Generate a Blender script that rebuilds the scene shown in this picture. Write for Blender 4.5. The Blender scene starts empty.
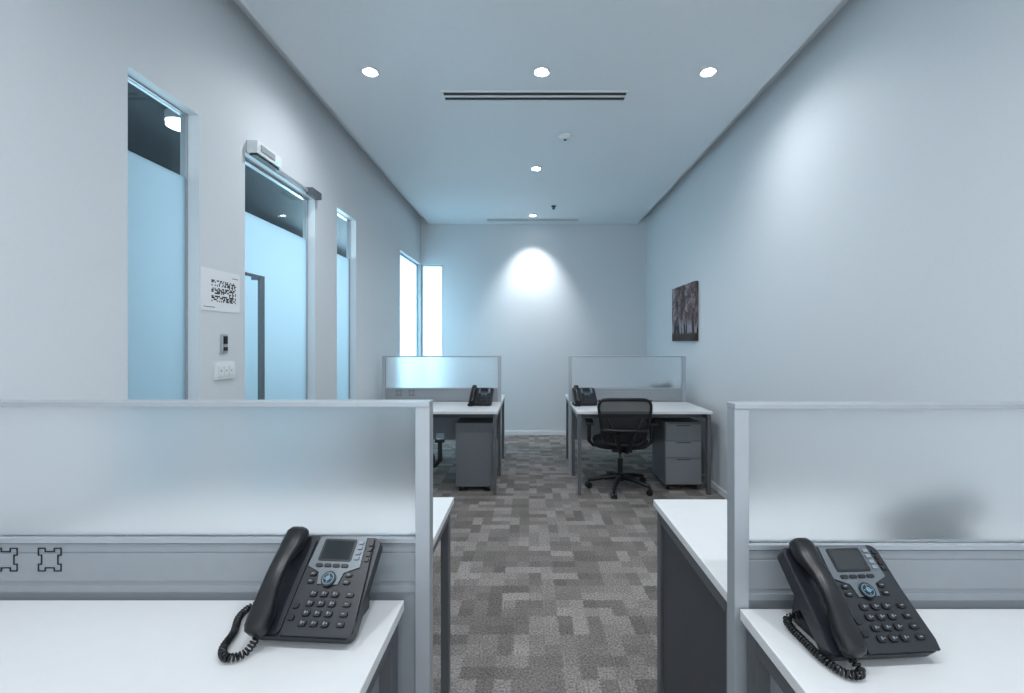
import bpy, bmesh, math, random
from mathutils import Matrix, Vector
random.seed(3)
sc = bpy.context.scene
sc.view_settings.view_transform = 'Standard'

# ------------------------------------------------------------ materials
def lin(c):
    return tuple(((v/255)/12.92 if v/255 <= .04045 else ((v/255+.055)/1.055)**2.4) for v in c) + (1,)

def mat(name, rgb, rough=.5, metal=0, var=.04, scale=30, bump=0, spec=.5):
    m = bpy.data.materials.new(name); m.use_nodes = True
    nt = m.node_tree; b = nt.nodes['Principled BSDF']
    tc = nt.nodes.new('ShaderNodeTexCoord')
    n = nt.nodes.new('ShaderNodeTexNoise'); n.inputs['Scale'].default_value = scale; n.inputs['Detail'].default_value = 3
    nt.links.new(tc.outputs['Object'], n.inputs['Vector'])
    r = nt.nodes.new('ShaderNodeValToRGB')
    c = lin(rgb)
    r.color_ramp.elements[0].position = .3; r.color_ramp.elements[1].position = .7
    r.color_ramp.elements[0].color = tuple(v*(1-var) for v in c[:3])+(1,)
    r.color_ramp.elements[1].color = tuple(min(1, v*(1+var)) for v in c[:3])+(1,)
    nt.links.new(n.outputs['Fac'], r.inputs['Fac'])
    nt.links.new(r.outputs['Color'], b.inputs['Base Color'])
    b.inputs['Roughness'].default_value = rough; b.inputs['Metallic'].default_value = metal
    b.inputs['Specular IOR Level'].default_value = spec
    if bump:
        bp = nt.nodes.new('ShaderNodeBump'); bp.inputs['Strength'].default_value = bump; bp.inputs['Distance'].default_value = .002
        nt.links.new(n.outputs['Fac'], bp.inputs['Height']); nt.links.new(bp.outputs['Normal'], b.inputs['Normal'])
    return m

def emis(name, rgb, s):
    m = bpy.data.materials.new(name); m.use_nodes = True
    b = m.node_tree.nodes['Principled BSDF']
    b.inputs['Base Color'].default_value = lin(rgb)
    b.inputs['Emission Color'].default_value = lin(rgb); b.inputs['Emission Strength'].default_value = s
    return m

M_wall = mat('wall_paint', (211, 215, 218), .6, var=.01, scale=60, bump=.03)
M_ceil = mat('ceiling_paint', (222, 227, 230), .7, var=.01, scale=40)
M_trim = mat('white_trim', (225, 228, 228), .45, var=.01)
M_desk = mat('desk_laminate_white', (220, 220, 220), .38, var=.01)
M_alu = mat('aluminium_satin', (172, 177, 182), .4, metal=.35, var=.02)
M_panel = mat('partition_panel_grey', (148, 153, 158), .45, metal=.15, var=.02)
M_leg = mat('desk_leg_grey', (96, 99, 103), .4, metal=.3, var=.03)
M_dark = mat('charcoal_panel', (62, 64, 68), .55, var=.05)
M_ped = mat('pedestal_grey', (104, 107, 111), .45, metal=.1, var=.03)
M_pedf = mat('pedestal_front_grey', (122, 125, 128), .45, metal=.1, var=.02)
M_black = mat('black_plastic', (16, 17, 20), .4, var=.15, scale=80)
M_body = mat('phone_plastic_charcoal', (31, 34, 40), .38, var=.08, scale=120)
M_hand = mat('handset_plastic', (16, 18, 21), .35, var=.1, scale=120)
M_key = mat('phone_key', (15, 17, 20), .35, var=.1)
M_keyl = mat('phone_key_legend', (130, 138, 146), .5)
M_silver = mat('phone_silver_bezel', (106, 112, 117), .35, metal=.4, var=.03)
M_lcd = mat('phone_lcd', (38, 44, 47), .12, var=.05)
M_nav = mat('phone_nav_blue', (95, 135, 155), .3)
M_handle = mat('door_handle_steel', (112, 124, 130), .35, metal=.5)
M_fabric = mat('chair_fabric_black', (17, 18, 20), .9, var=.3, scale=300, bump=.3)
M_slot = mat('diffuser_dark', (38, 42, 46), .6)
M_line = mat('black_line', (14, 15, 17), .6)
M_paper = mat('paper', (228, 230, 232), .7, var=.01)
M_lamp = emis('downlight_lens', (240, 248, 255), 60)
M_lamp2 = emis('corridor_lamp_glow', (255, 250, 240), 4)
M_led = emis('led_green', (60, 240, 190), 3)
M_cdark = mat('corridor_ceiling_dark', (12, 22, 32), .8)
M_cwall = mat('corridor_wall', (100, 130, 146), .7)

def mesh_mat():
    m = bpy.data.materials.new('chair_mesh_net'); m.use_nodes = True
    nt = m.node_tree; b = nt.nodes['Principled BSDF']; out = nt.nodes['Material Output']
    b.inputs['Base Color'].default_value = lin((20, 21, 23)); b.inputs['Roughness'].default_value = .8
    t = nt.nodes.new('ShaderNodeBsdfTransparent'); mx = nt.nodes.new('ShaderNodeMixShader')
    mx.inputs[0].default_value = .85
    nt.links.new(t.outputs[0], mx.inputs[1]); nt.links.new(b.outputs[0], mx.inputs[2])
    nt.links.new(mx.outputs[0], out.inputs['Surface']); return m
M_net = mesh_mat()

def frosted(name, rgb, rough, trans_mix, tint):
    """acid-etched acrylic: rough transmission + a little milky scatter"""
    m = bpy.data.materials.new(name); m.use_nodes = True
    nt = m.node_tree; b = nt.nodes['Principled BSDF']; out = nt.nodes['Material Output']
    b.inputs['Base Color'].default_value = lin(rgb)
    b.inputs['Roughness'].default_value = rough
    b.inputs['IOR'].default_value = 1.26
    b.inputs['Transmission Weight'].default_value = 1
    tr = nt.nodes.new('ShaderNodeBsdfTranslucent'); tr.inputs[0].default_value = lin(tint)
    df = nt.nodes.new('ShaderNodeBsdfDiffuse'); df.inputs[0].default_value = lin(tint)
    a = nt.nodes.new('ShaderNodeMixShader'); a.inputs[0].default_value = .35
    nt.links.new(tr.outputs[0], a.inputs[1]); nt.links.new(df.outputs[0], a.inputs[2])
    mx = nt.nodes.new('ShaderNodeMixShader'); mx.inputs[0].default_value = trans_mix
    nt.links.new(b.outputs[0], mx.inputs[1]); nt.links.new(a.outputs[0], mx.inputs[2])
    nt.links.new(mx.outputs[0], out.inputs['Surface']); return m
M_glass = frosted('partition_frosted_acrylic', (255, 255, 255), .42, .14, (242, 248, 252))

def film_mat():
    m = bpy.data.materials.new('frosted_film'); m.use_nodes = True
    nt = m.node_tree; out = nt.nodes['Material Output']; b = nt.nodes['Principled BSDF']
    b.inputs['Base Color'].default_value = lin((130, 148, 158)); b.inputs['Roughness'].default_value = .25
    tr = nt.nodes.new('ShaderNodeBsdfTranslucent'); tr.inputs[0].default_value = lin((220, 234, 240))
    mx = nt.nodes.new('ShaderNodeMixShader'); mx.inputs[0].default_value = .7
    nt.links.new(b.outputs[0], mx.inputs[1]); nt.links.new(tr.outputs[0], mx.inputs[2])
    nt.links.new(mx.outputs[0], out.inputs['Surface']); return m
M_film = film_mat()

def clear_mat():
    m = bpy.data.materials.new('clear_glass'); m.use_nodes = True
    nt = m.node_tree; out = nt.nodes['Material Output']
    t = nt.nodes.new('ShaderNodeBsdfTransparent'); t.inputs[0].default_value = (.85, .93, .95, 1)
    g = nt.nodes.new('ShaderNodeBsdfGlossy'); g.inputs['Roughness'].default_value = .03
    mx = nt.nodes.new('ShaderNodeMixShader'); mx.inputs[0].default_value = .04
    nt.links.new(t.outputs[0], mx.inputs[1]); nt.links.new(g.outputs[0], mx.inputs[2])
    nt.links.new(mx.outputs[0], out.inputs['Surface']); return m
M_clear = clear_mat()

def carpet_mat():
    m = bpy.data.materials.new('carpet_tiles'); m.use_nodes = True
    nt = m.node_tree; b = nt.nodes['Principled BSDF']; L = nt.links.new
    tc = nt.nodes.new('ShaderNodeTexCoord')
    # slightly wobbly edges so the woven blocks blend into one another
    wn = nt.nodes.new('ShaderNodeTexNoise'); wn.inputs['Scale'].default_value = 90; wn.inputs['Detail'].default_value = 2
    L(tc.outputs['Object'], wn.inputs['Vector'])
    def math_(op, *v):
        n = nt.nodes.new('ShaderNodeVectorMath'); n.operation = op
        for i, x in enumerate(v):
            if isinstance(x, tuple): n.inputs[i].default_value = x
            else: L(x, n.inputs[i])
        return n.outputs[0]
    wob = math_('MULTIPLY', math_('SUBTRACT', wn.outputs['Color'], (.5, .5, .5)), (.035, .035, 0))
    base = math_('ADD', tc.outputs['Object'], wob)
    def cells(size, off):
        p = math_('ADD', base, off)
        p = math_('DIVIDE', p, size)
        p = math_('FLOOR', p)
        w = nt.nodes.new('ShaderNodeTexWhiteNoise'); w.noise_dimensions = '3D'
        L(p, w.inputs['Vector']); return w.outputs['Value']
    q = .07
    A = cells((2*q, q, 50), (q*100, q*40, 20))
    B = cells((q, 2*q, 50), (q*40, q*120, 20))
    S = cells((q, q, 50), (q*70, q*80, 20))
    C = cells((2*q, 2*q, 50), (q*100, q*120, 20))
    def mix(f, a, b2):
        n = nt.nodes.new('ShaderNodeMix'); n.data_type = 'FLOAT'
        if isinstance(f, float): n.inputs[0].default_value = f
        else: L(f, n.inputs[0])
        L(a, n.inputs[2]); L(b2, n.inputs[3]); return n.outputs[0]
    gt = nt.nodes.new('ShaderNodeMath'); gt.operation = 'GREATER_THAN'; gt.inputs[1].default_value = .62; L(C, gt.inputs[0])
    v = mix(gt.outputs[0], A, B)
    v = mix(.25, v, S)
    r = nt.nodes.new('ShaderNodeValToRGB'); r.color_ramp.interpolation = 'LINEAR'
    e = r.color_ramp.elements
    e[0].position = .1; e[0].color = lin((110, 104, 100)); e[1].position = .9; e[1].color = lin((155, 148, 143))
    x = e.new(.5); x.color = lin((129, 122, 118))
    L(v, r.inputs['Fac'])
    n = nt.nodes.new('ShaderNodeTexNoise'); n.inputs['Scale'].default_value = 110; n.inputs['Detail'].default_value = 4
    L(tc.outputs['Object'], n.inputs['Vector'])
    mr = nt.nodes.new('ShaderNodeMapRange'); mr.inputs[1].default_value = .3; mr.inputs[2].default_value = .7
    mr.inputs[3].default_value = .5; mr.inputs[4].default_value = 1.4
    L(n.outputs['Fac'], mr.inputs[0])
    mm = nt.nodes.new('ShaderNodeMix'); mm.data_type = 'RGBA'; mm.blend_type = 'MULTIPLY'; mm.inputs[0].default_value = 1
    L(r.outputs['Color'], mm.inputs[6]); L(mr.outputs[0], mm.inputs[7])
    L(mm.outputs[2], b.inputs['Base Color'])
    b.inputs['Roughness'].default_value = .95; b.inputs['Specular IOR Level'].default_value = .1
    bp = nt.nodes.new('ShaderNodeBump'); bp.inputs['Strength'].default_value = .6; bp.inputs['Distance'].default_value = .004
    L(n.outputs['Fac'], bp.inputs['Height']); L(bp.outputs[0], b.inputs['Normal'])
    return m
M_carpet = carpet_mat()

def canvas_mat():
    m = bpy.data.materials.new('canvas_tree_print'); m.use_nodes = True
    nt = m.node_tree; b = nt.nodes['Principled BSDF']; L = nt.links.new
    tc = nt.nodes.new('ShaderNodeTexCoord')
    sep = nt.nodes.new('ShaderNodeSeparateXYZ'); L(tc.outputs['Generated'], sep.inputs[0])
    # foliage mass
    n = nt.nodes.new('ShaderNodeTexNoise'); n.inputs['Scale'].default_value = 5; n.inputs['Detail'].default_value = 9; n.inputs['Roughness'].default_value = .75
    L(tc.outputs['Generated'], n.inputs['Vector'])
    r = nt.nodes.new('ShaderNodeValToRGB'); e = r.color_ramp.elements
    e[0].position = .38; e[0].color = lin((40, 30, 34)); e[1].position = .6; e[1].color = lin((150, 138, 144))
    x = e.new(.5); x.color = lin((92, 72, 72))
    L(n.outputs['Fac'], r.inputs['Fac'])
    # trunks: stretched noise, lower half
    mp = nt.nodes.new('ShaderNodeMapping'); mp.inputs['Scale'].default_value = (1, 9, 1.2); L(tc.outputs['Generated'], mp.inputs['Vector'])
    t = nt.nodes.new('ShaderNodeTexNoise'); t.inputs['Scale'].default_value = 1.6; t.inputs['Detail'].default_value = 3; L(mp.outputs[0], t.inputs['Vector'])
    tr = nt.nodes.new('ShaderNodeValToRGB'); e = tr.color_ramp.elements
    e[0].position = .48; e[0].color = lin((150, 140, 146)); e[1].position = .54; e[1].color = lin((30, 22, 24)); L(t.outputs['Fac'], tr.inputs['Fac'])
    ma = nt.nodes.new('ShaderNodeMapRange'); ma.inputs[1].default_value = .26; ma.inputs[2].default_value = .40; ma.inputs[3].default_value = 1; ma.inputs[4].default_value = 0
    L(sep.outputs['Z'], ma.inputs[0])
    mx = nt.nodes.new('ShaderNodeMix'); mx.data_type = 'RGBA'; L(ma.outputs[0], mx.inputs[0]); L(r.outputs['Color'], mx.inputs[6]); L(tr.outputs['Color'], mx.inputs[7])
    g = nt.nodes.new('ShaderNodeMapRange'); g.inputs[1].default_value = .12; g.inputs[2].default_value = .16; g.inputs[3].default_value = 1; g.inputs[4].default_value = 0
    L(sep.outputs['Z'], g.inputs[0])
    m2 = nt.nodes.new('ShaderNodeMix'); m2.data_type = 'RGBA'; L(g.outputs[0], m2.inputs[0]); L(mx.outputs[2], m2.inputs[6]); m2.inputs[7].default_value = lin((56, 42, 38))
    L(m2.outputs[2], b.inputs['Base Color']); b.inputs['Roughness'].default_value = .7
    return m
M_canvas = canvas_mat()

# ------------------------------------------------------------ mesh builder
class B:
    def __init__(s, name, mats):
        s.name = name; s.mats = mats; s.bm = bmesh.new(); s.T = Matrix.Identity(4)
    def _add(s, pts, faces, mi, smooth=False):
        vs = [s.bm.verts.new(s.T @ Vector(p)) for p in pts]
        for f in faces:
            try:
                fc = s.bm.faces.new([vs[i] for i in f]); fc.material_index = mi; fc.smooth = smooth
            except ValueError: pass
    def box(s, x0, x1, y0, y1, z0, z1, mi=0):
        p = [(x0,y0,z0),(x1,y0,z0),(x1,y1,z0),(x0,y1,z0),(x0,y0,z1),(x1,y0,z1),(x1,y1,z1),(x0,y1,z1)]
        s._add(p, [(0,3,2,1),(4,5,6,7),(0,1,5,4),(1,2,6,5),(2,3,7,6),(3,0,4,7)], mi)
    def cyl(s, c, r, h, mi=0, axis='Z', n=24, r2=None, smooth=True):
        r2 = r if r2 is None else r2
        pts = []
        for k, (rr, t) in enumerate(((r, 0), (r2, h))):
            for i in range(n):
                a = 2*math.pi*i/n; u, v = rr*math.cos(a), rr*math.sin(a)
                d = {'Z': (u, v, t), 'Y': (u, t, v), 'X': (t, u, v)}[axis]
                pts.append((c[0]+d[0], c[1]+d[1], c[2]+d[2]))
        fs = [(i, (i+1) % n, n+(i+1) % n, n+i) for i in range(n)]
        s._add(pts, fs, mi, smooth)
        s._add(pts[:n], [tuple(range(n))], mi); s._add(pts[n:], [tuple(range(n))], mi)
    def prism(s, poly, x0, x1, mi=0):   # poly in (y,z)
        n = len(poly)
        p = [(x0, y, z) for y, z in poly]+[(x1, y, z) for y, z in poly]
        s._add(p, [(i, (i+1) % n, n+(i+1) % n, n+i) for i in range(n)]+[tuple(range(n)), tuple(range(2*n-1, n-1, -1))], mi)
    def plate(s, poly, z0, z1, mi=0):  # poly in (x,y)
        n = len(poly)
        p = [(x, y, z0) for x, y in poly]+[(x, y, z1) for x, y in poly]
        s._add(p, [(i, (i+1) % n, n+(i+1) % n, n+i) for i in range(n)]+[tuple(range(n)), tuple(range(2*n-1, n-1, -1))], mi)
    def tube(s, pts, r, mi=0, n=8, closed=False):
        pts = [Vector(p) for p in pts]; N = len(pts); rings = []
        up = None
        for i, p in enumerate(pts):
            if closed: t = pts[(i+1) % N]-pts[i-1]
            else: t = pts[min(i+1, N-1)]-pts[max(i-1, 0)]
            t.normalize()
            if up is None:
                up = t.orthogonal().normalized()
            else:
                up = (up-t*up.dot(t)).normalized()
            bi = t.cross(up)
            rr = r[i] if isinstance(r, (list, tuple)) else r
            rings.append([p+(up*math.cos(2*math.pi*k/n)+bi*math.sin(2*math.pi*k/n))*rr for k in range(n)])
        flat = [v for rg in rings for v in rg]; fs = []
        for i in range(N if closed else N-1):
            j = (i+1) % N
            for k in range(n): fs.append((i*n+k, i*n+(k+1) % n, j*n+(k+1) % n, j*n+k))
        if not closed: fs += [tuple(range(n))[::-1], tuple(range((N-1)*n, N*n))]
        s._add(flat, fs, mi, True)
    def loft(s, rings, mi=0):
        n = len(rings[0]); flat = [p for r in rings for p in r]; fs = []
        for i in range(len(rings)-1):
            for k in range(n): fs.append((i*n+k, i*n+(k+1) % n, (i+1)*n+(k+1) % n, (i+1)*n+k))
        fs += [tuple(range(n))[::-1], tuple(range((len(rings)-1)*n, len(rings)*n))]
        s._add(flat, fs, mi, True)
    def done(s, bevel=0, seg=2, loc=None, rot=0):
        bmesh.ops.recalc_face_normals(s.bm, faces=s.bm.faces)
        me = bpy.data.meshes.new(s.name); s.bm.to_mesh(me); s.bm.free()
        for m in s.mats: me.materials.append(m)
        return place(s.name, me, bevel, seg, loc, rot)

def place(name, me, bevel=0, seg=2, loc=None, rot=0):
    o = bpy.data.objects.new(name, me); sc.collection.objects.link(o)
    if bevel:
        b = o.modifiers.new('bevel', 'BEVEL'); b.width = bevel; b.segments = seg; b.limit_method = 'ANGLE'; b.angle_limit = math.radians(50)
        b.harden_normals = False
    if loc: o.location = loc
    o.rotation_euler = (0, 0, rot)
    return o

# ------------------------------------------------------------ room shell
XL, XR, YB, YF, H, HU = -1.57, 1.70, 6.60, -1.6, 3.06, 3.165
WT = .088
b = B('floor', [M_carpet]); b.box(XL, XR, YF, YB, -.05, 0); b.done()
b = B('ceiling', [M_ceil]); b.box(-1.45, 1.57, YF, YB, H, H+.025); b.box(XL-.12, XR+.12, YF, YB+.12, HU, HU+.05); b.done()
b = B('wall_right', [M_wall]); b.box(XR, XR+.12, YF, YB+.12, 0, HU); b.done()
OPN = [(1.78, 2.165, 2.43), (2.515, 3.338, 2.40), (3.72, 4.13, 2.45), (5.54, 6.60, 2.475)]
b = B('wall_left', [M_wall]); y = YF
for (a, c, zt) in OPN:
    b.box(XL-WT, XL, y, a, 0, HU); b.box(XL-WT, XL, a, c, zt, HU); y = c
b.done()
BX = -1.25
b = B('wall_back', [M_wall]); b.box(BX, XR, YB, YB+.12, 0, HU); b.box(XL-WT, BX, YB, YB+.12, 2.475, HU); b.done()
b = B('baseboard_back', [M_trim]); b.box(BX, XR, YB-.012, YB, 0, .06); b.done(.002)
b = B('baseboard_right', [M_trim]); b.box(XR-.012, XR, YF, YB-.012, 0, .06); b.done(.002)
b = B('baseboard_left', [M_trim])
y = YF
for (a, c, zt) in OPN:
    b.box(XL, XL+.012, y, a, 0, .06); y = c
b.done(.002)

# glazing
GX = -1.635
def window(name, y0, y1, zt, film=2.1, f=.022):
    b = B(name, [M_alu, M_film, M_clear])
    x0, x1 = GX-.02, GX+.012
    b.box(x0, x1, y0, y0+f, 0, zt); b.box(x0, x1, y1-f, y1, 0, zt)
    b.box(x0, x1, y0+f, y1-f, zt-f, zt); b.box(x0, x1, y0+f, y1-f, 0, .05)
    b.box(GX-.004, GX+.004, y0+f, y1-f, .05, min(film, zt-f), 1)
    if film < zt-f: b.box(GX-.004, GX+.004, y0+f, y1-f, film, zt-f, 2)
    return b.done()
window('window_1', 1.78, 2.165, 2.43, film=2.13, f=.006)
window('window_2', 3.72, 4.13, 2.45, f=.006)
window('window_3', 5.54, 6.60, 2.475, film=9)
b = B('window_4', [M_alu, M_film])
b.box(XL, XL+.02, YB+.04, YB+.08, 0, 2.475); b.box(BX-.02, BX, YB+.04, YB+.08, 0, 2.475)
b.box(XL+.02, BX-.02, YB+.04, YB+.08, 2.455, 2.475); b.box(XL+.02, BX-.02, YB+.055, YB+.063, 0, 2.455, 1)
b.box(XL-WT, XL, YB, YB+.12, 0, 2.475)
b.done()
# glass door
b = B('door_1', [M_alu, M_film, M_clear])
y0, y1, zt = 2.517, 3.336, 2.398
b.box(GX-.02, GX+.012, y0, y1, zt-.012, zt)
b.box(GX-.02, GX+.012, y0, y0+.008, 0, zt-.012); b.box(GX-.02, GX+.012, y1-.008, y1, 0, zt-.012)
b.box(GX-.006, GX+.006, y0+.01, y1-.01, .02, 2.1, 1); b.box(GX-.006, GX+.006, y0+.01, y1-.01, 2.1, zt-.014, 2)
b.box(GX-.012, GX+.012, y0+.01, y1-.01, .0, .08)
door = b.done(.002)
b = B('pull_handle', [M_handle])
hy = 2.665
b.box(GX+.045, GX+.062, hy, hy+.045, .75, 1.74)
b.box(GX+.006, GX+.046, hy, hy+.03, 1.715, 1.74); b.box(GX+.006, GX+.046, hy, hy+.03, .75, .775)
b.box(GX+.045, GX+.06, 2.54, hy, 1.722, 1.74)
o = b.done(.002); o.parent = door
# door closer / lock devices
b = B('door_access_sensor', [M_trim, M_led, M_alu, M_slot])
b.box(XL, XL+.06, 2.53, 2.78, 2.405, 2.475); b.box(XL+.06, XL+.066, 2.56, 2.7, 2.425, 2.46, 2)
b.box(XL+.06, XL+.064, 2.72, 2.735, 2.42, 2.43, 1)
b.box(XL+.01, XL+.05, 2.54, 2.77, 2.395, 2.405, 3)
b.done(.008)
b = B('door_closer_arm', [M_alu, M_leg])
b.box(XL, XL+.015, 2.78, 3.34, 2.405, 2.43); b.box(XL, XL+.05, 3.2, 3.34, 2.39, 2.44, 1)
b.done(.004)

# corridor beyond the glass
b = B('corridor_floor', [M_dark]); b.box(-4.2, XL-.12, .6, 8.5, -.05, 0); b.done()
b = B('corridor_ceiling', [M_cdark]); b.box(-4.2, XL-.12, .6, 8.5, 2.75, 2.8); b.done()
b = B('corridor_wall_outer', [M_cwall]); b.box(-4.3, -4.2, .6, 8.5, 0, 2.8); b.done()
b = B('corridor_pendant_lamp', [M_lamp2, M_alu])
b.cyl((-2.145, 2.81, 2.675), .08, .025, 0); b.cyl((-2.145, 2.81, 2.70), .085, .05, 1); b.done()

# paper sign
b = B('paper_sign', [M_paper, M_line])
b.box(XL, XL+.003, 2.175, 2.465, 1.505, 1.712)
cs = .0078
for r in range(14):
    for k in range(24):
        if r in (4, 9) : on = random.random() < .15
        else: on = random.random() < .58
        if on:
            yy = 2.245+k*cs; z = 1.66-r*cs
            b.box(XL+.003, XL+.0036, yy, yy+cs*.9, z-cs*.9, z, 1)
b.box(XL+.003, XL+.0036, 2.19, 2.27, 1.522, 1.525, 1)
b.box(XL+.003, XL+.0036, 2.40, 2.45, 1.682, 1.685, 1)
b.done()
b = B('card_reader', [M_line, M_alu]); b.box(XL, XL+.012, 2.315, 2.355, 1.295, 1.39, 1); b.box(XL+.012, XL+.016, 2.32, 2.35, 1.34, 1.38, 0); b.box(XL+.012, XL+.016, 2.32, 2.35, 1.305, 1.325, 0); b.done(.002)
b = B('light_switch_plate', [M_trim, M_trim, M_slot]); b.box(XL, XL+.01, 2.27, 2.415, 1.16, 1.245)
for i in range(3): b.box(XL+.01, XL+.014, 2.285+i*.04, 2.32+i*.04, 1.178, 1.228, 1); b.box(XL+.014, XL+.0145, 2.298+i*.04, 2.305+i*.04, 1.2, 1.206, 2)
b.done(.002)

# canvas
b = B('canvas_picture', [M_canvas]); b.box(XR-.035, XR-.001, 4.56, 5.30, 1.36, 1.965); b.done(.003)

# ceiling fixtures
def spot(x, y, e, ang, tilt=0, blend=1, z=H-.03, col=(.92, .962, 1), r=.04):
    l = bpy.data.lights.new('spot', 'SPOT'); l.energy = e; l.spot_size = math.radians(ang); l.spot_blend = blend
    l.shadow_soft_size = r; l.color = col
    o = bpy.data.objects.new('downlight_beam', l); o.location = (x, y, z); o.rotation_euler = (math.radians(tilt), 0, 0)
    sc.collection.objects.link(o); return o
me = None
for (x, y, e, a, tl) in [(-1.0, 2.87, 36, 168, 0), (.08, 2.87, 46, 160, 0), (1.13, 2.87, 36, 168, 0), (.07, 4.47, 44, 155, 0), (.05, 6.13, 115, 76, 22),
                     (-1.0, .35, 52, 168, 0), (.08, .35, 52, 160, 0), (1.13, .35, 52, 168, 0)]:
    if me is None:
        b = B('recessed_downlight', [M_trim, M_lamp])
        ring = []; n = 32
        for i in range(n):
            t = 2*math.pi*i/n; ring.append((.05*math.cos(t), .05*math.sin(t), 0))
        b.tube(ring, .006, 0, 8, True); b.cyl((0, 0, -.004), .036, .006, 1); b.cyl((0, 0, .0), .05, .004, 0)
        o = b.done(); me = o.data; o.location = (x, y, H-.006)
    else: place('recessed_downlight', me, loc=(x, y, H-.006))
    spot(x, y, e, a, tl)

def diffuser(x0, x1, y0, y1):
    b = B('ceiling_slot_diffuser', [M_trim, M_slot])
    z = H-.01
    b.box(x0, x1, y0, y0+.012, z, H); b.box(x0, x1, y1-.012, y1, z, H); b.box(x0, x0+.012, y0+.012, y1-.012, z, H); b.box(x1-.012, x1, y0+.012, y1-.012, z, H)
    b.box(x0+.012, x1-.012, y0+.012, y1-.012, H-.003, H, 1)
    m = (y0+y1)/2; b.box(x0+.012, x1-.012, m-.008, m+.008, z, H-.003)
    b.done()
diffuser(-.60, .68, 3.09, 3.22); diffuser(-.60, .70, 6.30, 6.42)
b = B('smoke_detector', [M_trim, M_slot]); b.cyl((.3, 3.78, H-.012), .055, .012); b.cyl((.3, 3.78, H-.03), .035, .018, 0, r2=.05); b.cyl((.3, 3.78, H-.034), .012, .006, 1); b.done()
b = B('ceiling_sprinkler_head', [M_slot]); b.cyl((.31, 5.72, H-.01), .03, .01); b.cyl((.31, 5.72, H-.035), .012, .026); b.cyl((.31, 5.72, H-.038), .022, .003); b.done()

# ------------------------------------------------------------ desks
def desk(x0, x1, y0, y1, panel=None):
    b = B('office_desk', [M_desk, M_leg, M_dark])
    b.box(x0, x1, y0, y1, .715, .74)
    t = .045
    for xa in (x0+.012, x1-.012-.03):
        xb = xa+.03
        b.box(xa, xb, y0+.01, y0+.01+t, 0, .708, 1); b.box(xa, xb, y1-.01-t, y1-.01, 0, .708, 1)
        b.box(xa, xb, y0+.01+t, y1-.01-t, .668, .708, 1)
        for yy in (y0+.06, y1-.1): b.box(xa+.005, xb-.005, yy, yy+.04, .708, .715, 1)
    b.box(x0+.042, x1-.042, y0+.12, y0+.16, .665, .705, 1); b.box(x0+.042, x1-.042, y1-.16, y1-.12, .665, .705, 1)
    if panel == 'L': b.box(x0+.02, x0+.034, y0+.055, y1-.055, .06, .668, 2)
    return b.done(.002)

def puzzle(b, cx, cz, yf, s=.031, w=.0022):
    n = .4*s; d = .28*s; pts = []
    base = [(-s, -s), (-n, -s), (-n, -s+d), (n, -s+d), (n, -s), (s, -s)]
    for k in range(4):
        c, sn = [(1, 0), (0, 1), (-1, 0), (0, -1)][k]
        pts += [(x*c-z*sn, x*sn+z*c) for x, z in base[:-1]]
    for i in range(len(pts)):
        (xa, za), (xb, zb) = pts[i], pts[(i+1) % len(pts)]
        b.box(cx+min(xa, xb)-w, cx+max(xa, xb)+w, yf-.0015, yf, cz+min(za, zb)-w, cz+max(za, zb)+w, 3)

def partition(x0, x1, yc, sockets=()):
    b = B('desk_partition_screen', [M_alu, M_panel, M_glass, M_line])
    h = 1.208; t = .016; pw = .034
    for xa, xb in ((x0, x0+pw), (x1-pw, x1)):
        b.box(xa, xb, yc-t-.004, yc+t+.004, 0, h-.012)
    b.box(x0, x1, yc-t-.006, yc+t+.006, h-.012, h)
    xi0, xi1 = x0+pw, x1-pw
    b.box(xi0, xi1, yc-.005, yc+.005, .882, h-.012, 2)
    b.box(xi0, xi1, yc-t, yc+t, .870, .882)
    b.box(xi0, xi1, yc-t+.006, yc+t-.006, .35, .870, 1)
    b.box(xi0, xi1, yc-t+.004, yc+t-.004, .848, .867, 1)
    b.box(xi0, xi1, yc-t+.004, yc+t-.004, .778, .845, 1)
    b.box(xi0, xi1, yc-t+.002, yc+t-.002, .752, .768, 1)
    for cx in sockets: puzzle(b, cx, .830, yc-t+.0035, .027, .0014)
    return b.done(.0012)

T = .020
# near pair
nl, nr = 1.10, 1.065
partition(-1.52, -.236, nl, (-1.145, -1.25)); partition(.472, 1.69, nr)
desk(-1.495, -.295, nl-T-.66-.0, nl-T-.004); desk(-1.495, -.295, nl+T+.004, 1.79)
desk(.482, 1.675, nr-T-.66, nr-T-.004); desk(.482, 1.675, nr+T+.004, 1.765, 'L')
# far pair
fy = 4.66
partition(-1.50, -.285, fy, (-1.33, -1.2)); partition(.405, 1.60, fy)
desk(-1.48, -.275, 4.0, fy-T-.004); desk(-1.48, -.275, fy+T+.004, 5.32)
desk(.42, 1.615, 4.0, fy-T-.004); desk(.42, 1.615, fy+T+.004, 5.32)

# pedestals
def pedestal(x, y, rot=0, w=.33, d=.45, h=.62):
    b = B('mobile_drawer_pedestal', [M_ped, M_pedf, M_black])
    x0, y0 = -w/2, -d/2
    b.box(x0, x0+w, y0+.02, y0+d, .05, h)
    zz = [.06, .30, .455, h-.012]
    for i in range(3):
        b.box(x0+.004, x0+w-.004, y0, y0+.018, zz[i]+.002, zz[i+1]-.004, 1)
        b.box(x0+.1, x0+w-.1, y0-.001, y0+.002, zz[i+1]-.02, zz[i+1]-.012, 2)
    for px in (x0+.04, x0+w-.04):
        for py in (y0+.06, y0+d-.05): b.cyl((px-.012, py, .025), .025, .024, 2, 'X', 16)
    return b.done(.003, loc=(x, y, 0), rot=rot)
pedestal(-.495, 4.315, math.pi); pedestal(1.40, 4.345)

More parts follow.
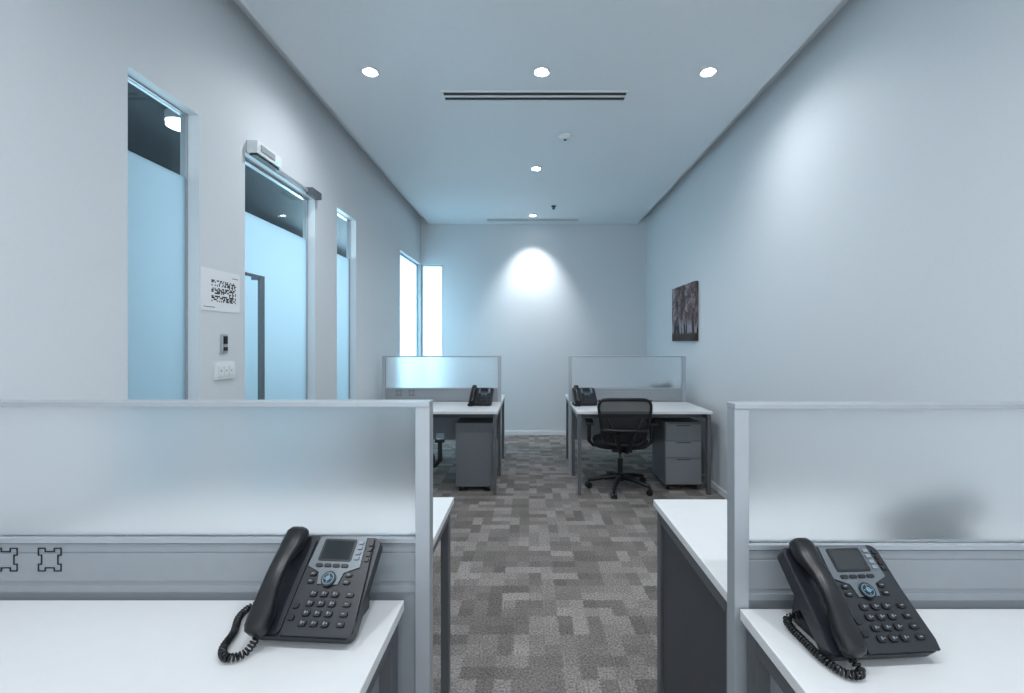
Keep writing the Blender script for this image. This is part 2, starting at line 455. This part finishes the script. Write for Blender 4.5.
# ------------------------------------------------------------ chairs
def chair_mesh():
    b = B('office_chair', [M_black, M_fabric, M_net, M_leg])
    for k in range(5):
        a = math.radians(90+72*k+18)
        d = Vector((math.cos(a), math.sin(a), 0))
        b.tube([d*.03+Vector((0, 0, .115)), d*.15+Vector((0, 0, .105)), d*.29+Vector((0, 0, .075))], [.026, .022, .016], 0, 10)
        c = d*.29; p = Vector((-d.y, d.x, 0))
        b.T = Matrix.Translation(c) @ Matrix.Rotation(a+math.pi/2+.4, 4, 'Z')
        b.cyl((-.024, 0, .028), .028, .018, 0, 'X', 18); b.cyl((.006, 0, .028), .028, .018, 0, 'X', 18)
        b.cyl((0, 0, .03), .008, .05, 0)
        b.T = Matrix.Identity(4)
    b.cyl((0, 0, .08), .035, .07, 0); b.cyl((0, 0, .14), .024, .14, 0); b.cyl((0, 0, .25), .014, .12, 3)
    b.box(-.09, .09, -.14, .12, .365, .40, 0)
    # seat
    rings = []
    for z, sx, sy in [(.40, .20, .19), (.405, .235, .225), (.43, .25, .24), (.455, .245, .235), (.468, .21, .20), (.472, .1, .1)]:
        r = []
        for i in range(32):
            t = 2*math.pi*i/32; c, s_ = math.cos(t), math.sin(t)
            r.append((sx*abs(c)**.6*(1 if c > 0 else -1), sy*abs(s_)**.6*(1 if s_ > 0 else -1)+.02, z))
        rings.append(r)
    b.loft(rings, 1)
    # back frame + net, tilted
    def bp(u, v):   # u -1..1, v 0..1
        w = .175+.06*v
        x = u*w; z = .46+.405*v
        y = -.235-.07*v-.035*(1-u*u)*1.0+.03*math.sin(v*math.pi)*-1
        return (x, y, z)
    pts = []
    for i in range(48):
        t = 2*math.pi*i/48; c, s_ = math.cos(t), math.sin(t)
        u = abs(c)**.35*(1 if c > 0 else -1); v = .5+.5*abs(s_)**.35*(1 if s_ > 0 else -1)
        pts.append(bp(u, v))
    b.tube(pts, .013, 0, 8, True)
    N = 12; vs = []; fs = []
    for j in range(N+1):
        for i in range(N+1): vs.append(bp((i/N*2-1)*.97, .02+.96*j/N))
    for j in range(N):
        for i in range(N): k = j*(N+1)+i; fs.append((k, k+1, k+N+2, k+N+1))
    b._add(vs, fs, 2, True)
    # lumbar bar and spine
    b.tube([(bp(u/5, .33)[0], bp(u/5, .33)[1]-.012, bp(u/5, .33)[2]) for u in range(-5, 6)], .014, 0, 8)
    for sx in (-1, 1):
        b.tube([(0, -.10, .385), (sx*.03, -.22, .39), (sx*.05, -.30, .46), (sx*.11, -.315, .62), (sx*.15, -.32, .70)], [.022, .02, .018, .015, .01], 0, 8)
        # arms
        b.tube([(sx*.12, 0, .39), (sx*.25, 0, .40), (sx*.285, 0, .44), (sx*.285, 0, .60)], [.016, .016, .018, .018], 0, 8)
        b.box(sx*.285-.035, sx*.285+.035, -.12, .12, .60, .625, 0)
    return b
b = chair_mesh()
ch = b.done(.004, 2, (.84, 4.19, 0), math.radians(-4)); 
place('office_chair', ch.data, .004, 2, (-.965, 3.45, 0), math.radians(10))

# ------------------------------------------------------------ phones
CORD_A = [(-.076, .004, .03), (-.082, -.03, .012), (-.108, -.045, .011), (-.135, -.02, .011), (-.150, .03, .011), (-.175, .08, .011), (-.172, .12, .012), (-.13, .135, .014), (-.09, .125, .02), (-.06, .12, .04)]
CORD_B = [(-.076, .004, .03), (-.066, -.018, .012), (-.082, -.026, .011), (-.100, -.018, .011), (-.112, .02, .011), (-.112, .07, .011), (-.112, .11, .012), (-.105, .135, .014), (-.09, .135, .02), (-.06, .12, .04)]
def phone_mesh(ctrl):
    b = B('desk_phone', [M_body, M_hand, M_key, M_keyl, M_silver, M_lcd, M_nav])
    ang = math.radians(41)
    S = Matrix.Translation((0, 0, .026)) @ Matrix.Rotation(ang, 4, 'X')
    # stand
    b.prism([(.045, 0), (.15, 0), (.155, .02), (.135, .115), (.05, .045)], -.08, .085, 0)
    b.T = S
    def rrect(u0, u1, v0, v1, r, n=5):
        p = []
        for cx, cy, a0 in ((u1-r, v1-r, 0), (u0+r, v1-r, 90), (u0+r, v0+r, 180), (u1-r, v0+r, 270)):
            for i in range(n+1):
                a = math.radians(a0+90*i/n); p.append((cx+r*math.cos(a), cy+r*math.sin(a)))
        return p
    b.plate(rrect(-.108, .112, 0, .205, .016), -.028, -.004, 0)
    b.plate(rrect(-.108, -.036, .004, .2, .01), -.004, .003, 0)
    b.plate([(-.034, .002), (.108, .002), (.112, .02), (.106, .11), (.098, .2), (-.03, .2), (-.034, .11)], -.004, .003, 0)
    # silver bezel, tapering toward the nav pad
    b.plate([(-.026, .2), (.082, .2), (.086, .135), (.055, .122), (.05, .098), (.005, .098), (.0, .122), (-.03, .135)], .003, .006, 4)
    b.plate(rrect(-.013, .062, .146, .195, .004), .006, .0075, 2)
    b.plate(rrect(-.008, .057, .150, .191, .002), .0075, .0082, 5)
    for i in range(4):
        b.plate(rrect(-.012+i*.019, .003+i*.019, .133, .1395, .002), .006, .009, 2)
        b.plate(rrect(.068, .079, .150+i*.0115, .157+i*.0115, .002), .006, .009, 3)
        b.plate(rrect(.09, .1, .148+i*.0115, .156+i*.0115, .002), .003, .006, 2)
    b.cyl((.0275, .108, .006), .0155, .004, 2, n=28); b.cyl((.0275, .108, .010), .0122, .001, 6, n=28); b.cyl((.0275, .108, .011), .0102, .001, 2, n=28)
    b.cyl((.0275, .108, .012), .005, .0015, 6, n=20)
    for k in range(4):
        a = k*math.pi/2; b.cyl((.0275+.0077*math.cos(a), .108+.0077*math.sin(a), .012), .0014, .0003, 3, n=8)
    for u in (-.012, .067):
        for v in (.119, .104): b.plate(rrect(u-.008, u+.008, v-.0045, v+.0045, .004), .003, .007, 2); b.box(u-.003, u+.003, v-.001, v+.001, .007, .0073, 3)
    for r in range(4):
        for c in range(3):
            u = .004+c*.0235; v = .080-r*.0185
            b.plate(rrect(u-.009, u+.009, v-.0062, v+.0062, .005), .003, .0075, 2)
            b.box(u-.002, u+.001, v-.0025, v+.0025, .0075, .0078, 3); b.box(u+.003, u+.006, v-.001, v+.001, .0075, .0078, 3)
    for r in range(4):
        v = .080-r*.0185
        b.plate(rrect(.074, .092, v-.005, v+.005, .004), .003, .007, 2); b.box(.08, .086, v-.001, v+.001, .007, .0073, 3)
    for r in range(2):
        b.plate(rrect(-.03, -.016, .05-r*.022, .061-r*.022, .004), .003, .007, 2)
    # handset
    secs = [(-.006, .020, .010, .008), (-.002, .021, .019, .015), (.008, .022, .0235, .019), (.035, .024, .024, .019), (.05, .029, .0215, .0155),
            (.07, .037, .019, .0115), (.10, .041, .018, .0105), (.135, .038, .019, .0115), (.155, .030, .0215, .0155), (.17, .025, .024, .019), (.198, .023, .0235, .019), (.207, .022, .019, .015), (.211, .021, .010, .008)]
    rings = []
    for v, w, hw, hh in secs:
        r = []
        for i in range(20):
            t = 2*math.pi*i/20; c, s_ = math.cos(t), math.sin(t)
            r.append((-.074+hw*abs(c)**.7*(1 if c > 0 else -1), v, w+hh*abs(s_)**.7*(1 if s_ > 0 else -1)))
        rings.append(r)
    b.loft(rings, 1)
    b.T = Matrix.Identity(4)
    # coiled cord
    cp = [Vector(p) for p in ctrl]; cen = []
    for i in range(len(cp)-1):
        p0 = cp[max(i-1, 0)]; p1 = cp[i]; p2 = cp[i+1]; p3 = cp[min(i+2, len(cp)-1)]
        for k in range(70):
            t = k/70
            cen.append(.5*((2*p1)+(-p0+p2)*t+(2*p0-5*p1+4*p2-p3)*t*t+(-p0+3*p1-3*p2+p3)*t**3))
    pts = []; up = Vector((0, 0, 1)); L = 0
    for i in range(len(cen)-1):
        t = (cen[i+1]-cen[i]); L += t.length; t.normalize()
        s_ = t.cross(up).normalized(); u2 = s_.cross(t)
        a = 2*math.pi*L/.0068
        r = .0062*min(1, i/30, (len(cen)-1-i)/30)
        pts.append(cen[i]+s_*math.cos(a)*r+u2*math.sin(a)*r)
    b.tube(pts, .0021, 1, 5)
    return b
b = phone_mesh(CORD_A)
b.done(.0012, 2, (-.462, .900, .7401), math.radians(-4))
b = phone_mesh(CORD_B)
ph = b.done(.0012, 2, (.668, .850, .7401), math.radians(4))
def phone(x, y, rot=0): place('desk_phone', ph.data, .0012, 2, (x, y, .7401), math.radians(rot))
phone(-.47, 4.32, -5); phone(.545, 4.32, 5)
phone(1.18, 1.44, 176); phone(1.42, 5.0, 180)

# ------------------------------------------------------------ lights
def area(name, loc, rot, sx, sy, e, col):
    l = bpy.data.lights.new(name, 'AREA'); l.shape = 'RECTANGLE'; l.size = sx; l.size_y = sy; l.energy = e; l.color = col
    o = bpy.data.objects.new(name, l); o.location = loc; o.rotation_euler = rot; sc.collection.objects.link(o)
# daylight in the corridor, shining toward the office glazing (+X)
area('corridor_daylight', (-2.6, 3.15, 1.85), (0, math.radians(-90), 0), .8, 2.1, 34, (.66, .87, 1))
area('window_daylight', (-2.9, 6.4, 1.6), (0, math.radians(-90), 0), 1.8, 1.6, 230, (.62, .87, 1))
area('window_daylight_rear', (-1.5, 8.0, 1.6), (math.radians(-90), 0, 0), 1.2, 1.8, 150, (.74, .92, 1))
w = bpy.data.worlds.new('world'); sc.world = w; w.use_nodes = True
w.node_tree.nodes['Background'].inputs[0].default_value = (.82, .915, 1, 1)
w.node_tree.nodes['Background'].inputs[1].default_value = 1.75

# ------------------------------------------------------------ camera
c = bpy.data.cameras.new('camera'); cam = bpy.data.objects.new('camera', c); sc.collection.objects.link(cam)
cam.location = (0, 0, 1.35); cam.rotation_euler = (math.radians(90), 0, 0)
c.sensor_width = 36; c.lens = 455/1024*36; c.shift_x = -17/1024; c.shift_y = -4.5/1024; c.clip_start = .02
sc.camera = cam
